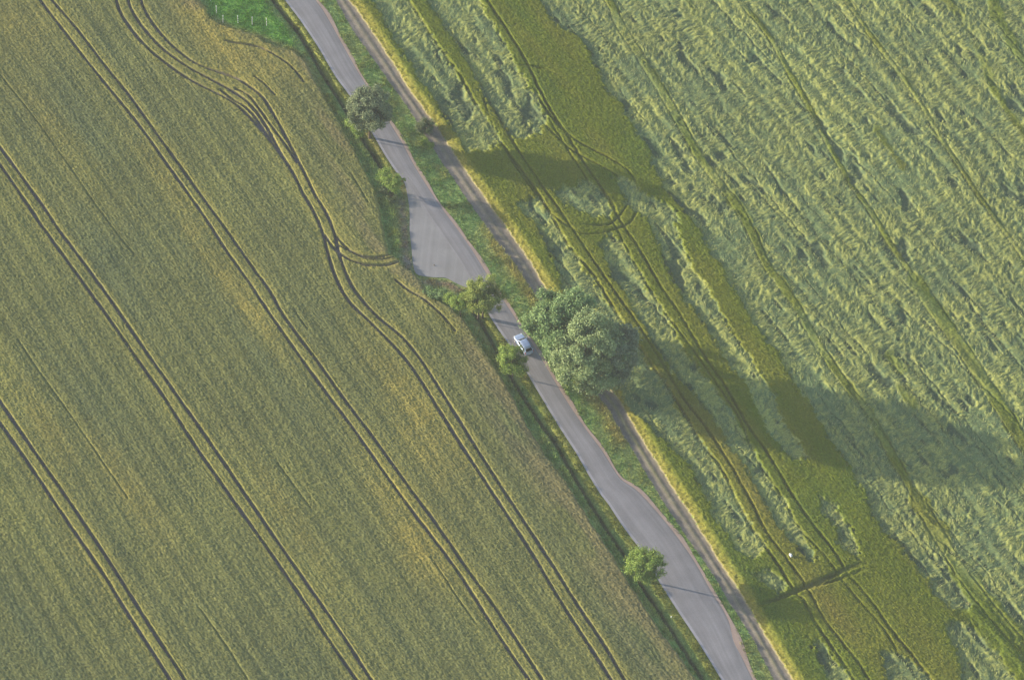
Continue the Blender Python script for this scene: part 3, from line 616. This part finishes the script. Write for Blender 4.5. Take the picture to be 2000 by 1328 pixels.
L_round = leaf_mat('leaf_grey_green', (.08, .125, .065), (.28, .34, .19), .3)
L_yg = leaf_mat('leaf_yellow_green', (.11, .20, .035), (.35, .47, .11), .4)
L_mid = leaf_mat('leaf_mid_green', (.095, .18, .07), (.30, .43, .18), .35)
L_soft = leaf_mat('leaf_willow', (.14, .215, .085), (.39, .49, .24), .35)
L_wil = leaf_mat('leaf_willow_fresh', (.14, .21, .05), (.40, .47, .14), .35)
L_grey = leaf_mat('leaf_silver', (.12, .165, .105), (.31, .38, .24), .35)
L_dark = leaf_mat('leaf_dark', (.06, .10, .045), (.17, .22, .10), .3)
# 1 round roadside tree
tree('roadside_tree', G(722, 269), [(0, 0, 7.4, 3.6, 3.6, 3.7), (-1.2, .6, 6.9, 2.7, 2.7, 2.6), (1.1, -.4, 6.6, 2.7, 2.7, 2.7), (-.8, -.9, 5.9, 2.5, 2.5, 2.0), (.5, 1.2, 8.8, 2.6, 2.6, 2.3)], 3.4, .22, L_round, .19, 22000,
     'round dense grey green tree overhanging the road near the top', 'tree', clump=.62, nclump=150)
tree('young_tree', G(698, 270), [(0, 0, 3.5, 1.5, 1.5, 1.2), (-.9, .4, 3.2, 1.2, 1.2, 1.0), (.2, -.9, 2.9, 1.2, 1.2, .7)], 2.0, .08, L_yg, .15, 4200,
     'loose yellow green young tree at the left foot of the round tree', 'tree', clump=.5, nclump=46)
tree('dark_bush', G(829, 256), [(0, 0, 1.0, 1.5, 1.4, 1.1), (.5, .4, 1.3, 1.0, 1.0, .9), (-.8, -.2, .8, .9, .9, .7)], .5, .06, L_dark, .14, 3200,  # shade over this bush is put into its dark leaf colour
     'dark rounded bush between verge and farm track', 'bush', clump=.45, nclump=40)
tree('tall_weed', G(832, 285), [(0, 0, .6, .9, .7, .6), (.7, -.4, .5, .7, .6, .5), (-.4, .5, .7, .6, .6, .6)], .3, .03, L_yg, .12, 1200,
     'yellow green weeds just below the dark bush', 'plant', clump=.35, nclump=24)
tree('slim_tree', G(768, 381), [(-.2, 0, 3.7, 1.5, 1.5, .9), (-1.5, .7, 3.3, 1.1, 1.1, .8), (1.1, .3, 3.9, .8, .8, .7), (-1.4, 1.7, 3.4, .9, .9, .7), (.1, 0, 1.5, .4, .3, .2)], 2.6, .06, L_yg, .15, 3800,
     'thin straggly yellow green tree at the top corner of the lay-by', 'tree', clump=.38, nclump=50, spiky=.6)
tree('small_shrub', G(774, 390), [(-.3, 0, .3, .7, .6, .3), (-.9, -.3, .35, .8, .7, .35), (-1.9, 1.3, .4, 1.0, .9, .4)], .15, .05, L_dark, .13, 1800,
     'low dark shrub under the thin tree by the lay-by', 'shrub', clump=.3, nclump=26)
# willow by the end of the lay-by
tree('willow', G(938, 621), [(.2, 0, 5.8, 2.6, 2.5, 2.4), (-1.3, -.4, 5.0, 1.9, 1.9, 2.0), (1.9, .3, 5.2, 1.8, 1.8, 2.0), (.8, 1.2, 7.4, 1.8, 1.8, 1.6), (-1.0, .6, 6.2, 1.9, 1.9, 1.8), (-.2, -.6, 4.9, 2.0, 1.8, 1.8)], 2.6, .16, L_wil, .2, 16000,
     'soft drooping willow leaning over the road at the end of the lay-by', 'tree', clump=.6, nclump=90, droop=.5, stems=2)
tree('young_tree', G(899, 619), [(-.2, 0, 4.0, 1.5, 1.4, 1.0), (-1.6, .5, 3.7, 1.3, 1.2, .8), (.9, .5, 4.2, 1.1, 1.1, 1.0)], 3.0, .06, L_yg, .15, 4200,
     'bright green young tree immediately left of the willow', 'tree', clump=.42, nclump=46)
tree('hedge_bush', G(852, 582), [(0, 0, .8, 1.3, 1.0, .7), (-1.2, .6, .7, 1.1, .9, .6), (1.3, -.2, .9, 1.2, 1.0, .8), (2.4, -.6, .8, 1.1, .9, .7)], .4, .06, L_mid, .14, 2600,
     'low dark green bush at the field corner, farthest left of the willow', 'bush', clump=.4, nclump=36)
tree('ditch_bush', G(1001, 735), [(-.3, 0, 4.6, 2.0, 2.0, 1.7), (-1.1, .7, 4.9, 1.4, 1.4, 1.3), (.7, -.6, 3.9, 1.6, 1.5, 1.2), (.2, -1.1, 3.3, 1.3, 1.2, .8)], 2.2, .10, L_yg, .16, 8500,
     'bright yellow green small tree beside the car across the ditch', 'tree', clump=.5, nclump=64, spiky=.4)
tree('ditch_tree', G(1254, 1132), [(0, 0, 4.3, 2.6, 2.5, 1.5), (-1.0, .6, 4.1, 1.8, 1.8, 1.3), (1.4, -.1, 4.2, 1.7, 1.7, 1.2), (0, -.9, 3.8, 1.8, 1.6, .9)], 2.5, .13, L_yg, .17, 11000,
     'lone bright green tree beside the road near the bottom', 'tree', clump=.5, nclump=80, spiky=.8)
# the big group right of the road
tree('large_tree', G(1083, 704), [(0, 0, 10.5, 4.0, 4.0, 3.6), (-2.7, .8, 9.0, 2.7, 2.7, 2.9), (2.0, 2.2, 11.5, 3.2, 3.2, 3.2), (.4, -1.5, 8.0, 3.0, 3.0, 3.4), (-1.4, 2.8, 10.2, 2.6, 2.6, 2.8), (-.6, -1.6, 6.6, 2.0, 2.0, 2.4), (1.0, 1.6, 5.6, 3.0, 3.0, 3.0)], 4.0, .42, L_mid, .24, 34000,
     'large mid green tree, upper left of the two big crowns by the car', 'tree', clump=.85, nclump=150, stems=1)
tree('large_tree', G(1138, 762), [(0, 0, 10.0, 4.4, 4.0, 4.2), (-2.8, .3, 8.0, 3.0, 2.8, 3.6), (2.6, .6, 10.6, 3.3, 3.0, 3.8), (.6, 2.6, 12.6, 3.4, 3.0, 3.2), (-.6, -1.6, 6.4, 3.4, 2.6, 3.4), (2.2, -1.8, 5.6, 2.6, 2.4, 2.6), (-2.4, 2.0, 11.2, 2.4, 2.4, 2.6)], 3.6, .46, L_soft, .24, 48000,
     'largest pale green tree, in front of the other big crown', 'tree', clump=.85, nclump=200, stems=2)
tree('silver_tree', G(1188, 752), [(0, 0, 9.0, 3.0, 2.8, 3.6), (1.2, 1.3, 10.8, 2.4, 2.4, 2.8), (.4, -.6, 5.6, 2.4, 2.2, 2.8), (1.8, .2, 7.6, 1.9, 1.9, 2.4), (.6, 1.0, 3.6, 2.4, 2.4, 2.4)], 3.4, .3, L_grey, .22, 28000,
     'silvery grey green tree behind the largest tree, beside the barley', 'tree', clump=.75, nclump=120)

# ------------------------------------------------------------------ stakes in the meadow
M_white = plain('white_paint', (.78, .78, .76), .6, .06, 4); M_black = plain('dark_plastic', (.05, .05, .05), .5, .2, 4)
def make_stake():
    r = empty('fence_post', (0, 0, 0))
    bm = bmesh.new(); tube(bm, [(0, 0, -.3), (0, 0, 1.0), (0, 0, 1.95)], .055, .05, 8); bm_obj('post', bm, M_white, r)
    for h in (.5, .95, 1.4):
        bm = bmesh.new(); tube(bm, [(0, 0, h - .05), (0, 0, h + .05)], .075, .075, 8); bm_obj('insulator', bm, M_black, r)
    bm = bmesh.new(); tube(bm, [(0, 0, 1.94), (0, 0, 2.0)], .07, .04, 8); bm_obj('cap', bm, M_white, r)
    return r
stake = make_stake(); first = True
for (px, py, lb) in ((411, 2, 'white fence post cut by the top edge of the photo, in the green meadow'), (423, 27, 'white fence post standing alone above the row in the meadow'),
                     (435.5, 45, 'leftmost white fence post of the lower row in the meadow'), (465, 46, 'second white fence post from the left of the lower meadow row'),
                     (492.5, 49, 'third white fence post from the left of the lower meadow row'), (521, 51, 'rightmost white fence post of the lower row, nearest the road')):
    if first: o = stake; first = False
    else:
        o = stake.copy(); sc.collection.objects.link(o)
        for ch in stake.children:
            c = ch.copy(); sc.collection.objects.link(c); c.parent = o
    g_ = G(px, py); o.location = (g_[0], g_[1], 0); o.rotation_euler = (rng.uniform(-.04, .04), rng.uniform(-.04, .04), 0)
    tag(o, lb, 'fence post', 'white posts in the green meadow')
# white plastic sheet in the barley, small litter
def crumple(name, px, py, zc, s, mat, label, cat):
    bm = bmesh.new(); bmesh.ops.create_icosphere(bm, subdivisions=3, radius=1)
    g = np.random.default_rng(int(px))
    k = g.normal(size=(6, 3)) * 2.2; ph = g.uniform(0, 6, 6)
    for v in bm.verts:
        d = 1 + .16 * sum(math.sin(v.co.dot(Vector(k[i])) + ph[i]) for i in range(6)); v.co = Vector((v.co.x * s[0] * d, v.co.y * s[1] * d, v.co.z * s[2] * d))
    o = bm_obj(name, bm, mat); g_ = G(px, py, zc); o.location = (g_[0], g_[1], zc); tag(o, label, cat); return o
crumple('plastic_bag', 1545, 1084, 1.12, (.2, .26, .24), plain('white_plastic', (.85, .85, .84), .35, .05, 3), 'small crumpled white plastic bag caught on the barley', 'bag')
crumple('plastic_scrap', 1311, 1204, .15, (.09, .08, .08), bpy.data.materials['white_plastic'], 'tiny white scrap on the grass strip left of the road', 'litter')
crumple('stone', 848, 518, .07, (.12, .09, .06), plain('stone', (.16, .14, .1), .9, .3, 5), 'small dark stone lying on the lay-by', 'stone')

# ------------------------------------------------------------------ car (nose along +x)
M_paint = plain('silver_paint', (.33, .42, .62), .3, .03, 1, metal=.35, spec=.5, coat=.6)
M_glass = plain('dark_glass', (.02, .025, .03), .12, .05, 1, spec=.6); M_tyre = plain('tyre_rubber', (.03, .03, .03), .9, .2, 6)
M_rim = plain('rim_alloy', (.55, .56, .58), .35, .05, 3, metal=.6); M_lamp = plain('lamp_glass', (.75, .78, .8), .15, .03, 3); M_red = plain('tail_red', (.35, .02, .02), .3, .1, 3)
M_sill = plain('sill_trim', (.07, .07, .075), .6, .1, 3)
ga, gb = np.array(G(1013, 661)), np.array(G(1031, 692)); cc = (ga + gb) / 2
hd = math.atan2(*((np.array(G(1008, 655)) - np.array(G(1031, 696))))[::-1])
# keep it parallel to the road
rdv = np.array(G(1013, 655)) - np.array(G(1044, 706)); hd = math.atan2(rdv[1], rdv[0]) + R(2)
car = empty('parked_car', (cc[0], cc[1], .05), hd); car.name = 'car'
tag(car, 'silver blue hatchback driving up the road beside the big trees', 'car')
def loft(bm, secs, close=True):
    rings = [[bm.verts.new(p) for p in s] for s in secs]; n = len(rings[0])
    for A_, B_ in zip(rings[:-1], rings[1:]):
        for q in range(n): bm.faces.new((A_[q], B_[q], B_[(q + 1) % n], A_[(q + 1) % n]))
    bm.faces.new(rings[0]); bm.faces.new(rings[-1][::-1])
    bmesh.ops.recalc_face_normals(bm, faces=bm.faces)
def sec(x, hw, zb, zt, sh=.10):
    """lower body section: rocker, waist, shoulder, crown"""
    return [(x, -hw * .86, zb), (x, hw * .86, zb), (x, hw * .97, zb + .12), (x, hw, zb + (zt - zb) * .55), (x, hw * .95, zt - sh * .5), (x, hw * .80, zt), (x, hw * .4, zt + .03), (x, -hw * .4, zt + .03), (x, -hw * .80, zt), (x, -hw * .95, zt - sh * .5), (x, -hw, zb + (zt - zb) * .55), (x, -hw * .97, zb + .12)]
bm = bmesh.new()
loft(bm, [sec(2.12, .50, .30, .52), sec(2.06, .68, .24, .62), sec(1.90, .80, .20, .70), sec(1.6, .86, .19, .78), sec(1.1, .875, .18, .86), sec(.7, .88, .18, .92), sec(0, .885, .18, .93), sec(-.9, .885, .18, .95), sec(-1.5, .87, .19, .97), sec(-1.9, .83, .22, .96), sec(-2.06, .74, .27, .90), sec(-2.13, .60, .32, .74)])
body = bm_obj('body', bm, M_paint, car, smooth=True); sb = body.modifiers.new('s', 'SUBSURF'); sb.levels = 2; sb.render_levels = 2
def gsec(x, hw, z0_, z1, hw1): return [(x[0], -hw, z0_), (x[0], hw, z0_), (x[1], hw1, z1), (x[1], hw1 * .6, z1 + .035), (x[1], -hw1 * .6, z1 + .035), (x[1], -hw1, z1)]
bm = bmesh.new()   # cabin: glasshouse in paint, windows laid on it
loft(bm, [gsec((.98, .96), .72, .84, .86, .66), gsec((.93, .28), .76, .86, 1.38, .58), gsec((.5, .1), .79, .88, 1.43, .60), gsec((-.5, -.5), .80, .90, 1.46, .61), gsec((-1.3, -1.2), .79, .90, 1.42, .60), gsec((-1.85, -1.55), .74, .90, 1.34, .57), gsec((-2.0, -1.97), .70, .88, .95, .62)])
cab = bm_obj('cabin', bm, M_paint, car, smooth=False)
bv = cab.modifiers.new('b', 'BEVEL'); bv.width = .05; bv.segments = 3; bv.limit_method = 'ANGLE'; bv.angle_limit = R(12)
def panel(name, quad, mat, th=.02, parent=car):
    bm = bmesh.new(); q_ = [Vector(p) for p in quad]; n_ = (q_[1] - q_[0]).cross(q_[2] - q_[0]).normalized()
    lo = [bm.verts.new(p - n_ * .03) for p in q_]; hi = [bm.verts.new(p + n_ * th) for p in q_]
    bm.faces.new(hi); bm.faces.new(lo[::-1]); m_ = len(q_)
    for i in range(m_): bm.faces.new((lo[i], lo[(i + 1) % m_], hi[(i + 1) % m_], hi[i]))
    bmesh.ops.recalc_face_normals(bm, faces=bm.faces)
    return bm_obj(name, bm, mat, parent)
panel('windscreen', [(.92, -.64, .90), (.92, .64, .90), (.34, .51, 1.37), (.34, -.51, 1.37)], M_glass)
panel('rear_window', [(-1.94, .56, .99), (-1.94, -.56, .99), (-1.60, -.47, 1.33), (-1.60, .47, 1.33)], M_glass)
for s in (1, -1):
    def sw(x0, x1, x2, x3):
        q_ = [(x0, s * .77, .97), (x1, s * .775, .98), (x2, s * .64, 1.33), (x3, s * .64, 1.33)]
        return q_ if s > 0 else q_[::-1]
    def outward(name, q_, mat):
        v_ = [Vector(p) for p in q_]; n_ = (v_[1] - v_[0]).cross(v_[2] - v_[0])
        if n_.y * s < 0: q_ = q_[::-1]
        return panel(name, q_, mat)
    outward('side_window', sw(.66, -.12, -.12, .26), M_glass); outward('side_window', sw(-.22, -.98, -.98, -.22), M_glass); outward('side_window', sw(-1.08, -1.62, -1.40, -1.08), M_glass)
    bm = bmesh.new(); bmesh.ops.create_cube(bm, size=1); bmesh.ops.scale(bm, vec=(.16, .2, .13), verts=bm.verts); bmesh.ops.bevel(bm, geom=bm.edges[:], offset=.04, segments=2, affect='EDGES'); bmesh.ops.translate(bm, vec=(.62, s * .96, 1.0), verts=bm.verts); bm_obj('wing_mirror', bm, M_paint, car)
    bm = bmesh.new(); bmesh.ops.create_cube(bm, size=1); bmesh.ops.scale(bm, vec=(.34, .2, .14), verts=bm.verts); bmesh.ops.bevel(bm, geom=bm.edges[:], offset=.05, segments=2, affect='EDGES'); bmesh.ops.translate(bm, vec=(1.88, s * .62, .66), verts=bm.verts); bm_obj('headlight', bm, M_lamp, car)
    bm = bmesh.new(); bmesh.ops.create_cube(bm, size=1); bmesh.ops.scale(bm, vec=(.14, .16, .34), verts=bm.verts); bmesh.ops.bevel(bm, geom=bm.edges[:], offset=.04, segments=2, affect='EDGES'); bmesh.ops.translate(bm, vec=(-1.99, s * .70, .80), verts=bm.verts); bm_obj('tail_light', bm, M_red, car)
    bm = bmesh.new(); bmesh.ops.create_cube(bm, size=1); bmesh.ops.scale(bm, vec=(2.0, .05, .09), verts=bm.verts); bmesh.ops.translate(bm, vec=(0, s * .885, .30), verts=bm.verts); bm_obj('sill', bm, M_sill, car)
    for wx_ in (1.32, -1.30):
        wr = empty('wheel', (wx_, s * .80, .31)); wr.parent = car
        bm = bmesh.new(); bmesh.ops.create_cone(bm, cap_ends=True, segments=28, radius1=.31, radius2=.31, depth=.2); bmesh.ops.rotate(bm, matrix=Matrix.Rotation(R(90), 3, 'X'), verts=bm.verts)
        bmesh.ops.bevel(bm, geom=[e for e in bm.edges if e.calc_face_angle(0) > 1], offset=.03, segments=2, affect='EDGES'); bm_obj('tyre', bm, M_tyre, wr, smooth=False)
        bm = bmesh.new(); bmesh.ops.create_cone(bm, cap_ends=True, segments=28, radius1=.21, radius2=.21, depth=.03); bmesh.ops.rotate(bm, matrix=Matrix.Rotation(R(90), 3, 'X'), verts=bm.verts); bmesh.ops.translate(bm, vec=(0, s * .105, 0), verts=bm.verts); bm_obj('rim', bm, M_rim, wr)
bm = bmesh.new(); bmesh.ops.create_cube(bm, size=1); bmesh.ops.scale(bm, vec=(.04, .5, .12), verts=bm.verts); bmesh.ops.translate(bm, vec=(-2.15, 0, .58), verts=bm.verts); bm_obj('number_plate', bm, M_white, car)
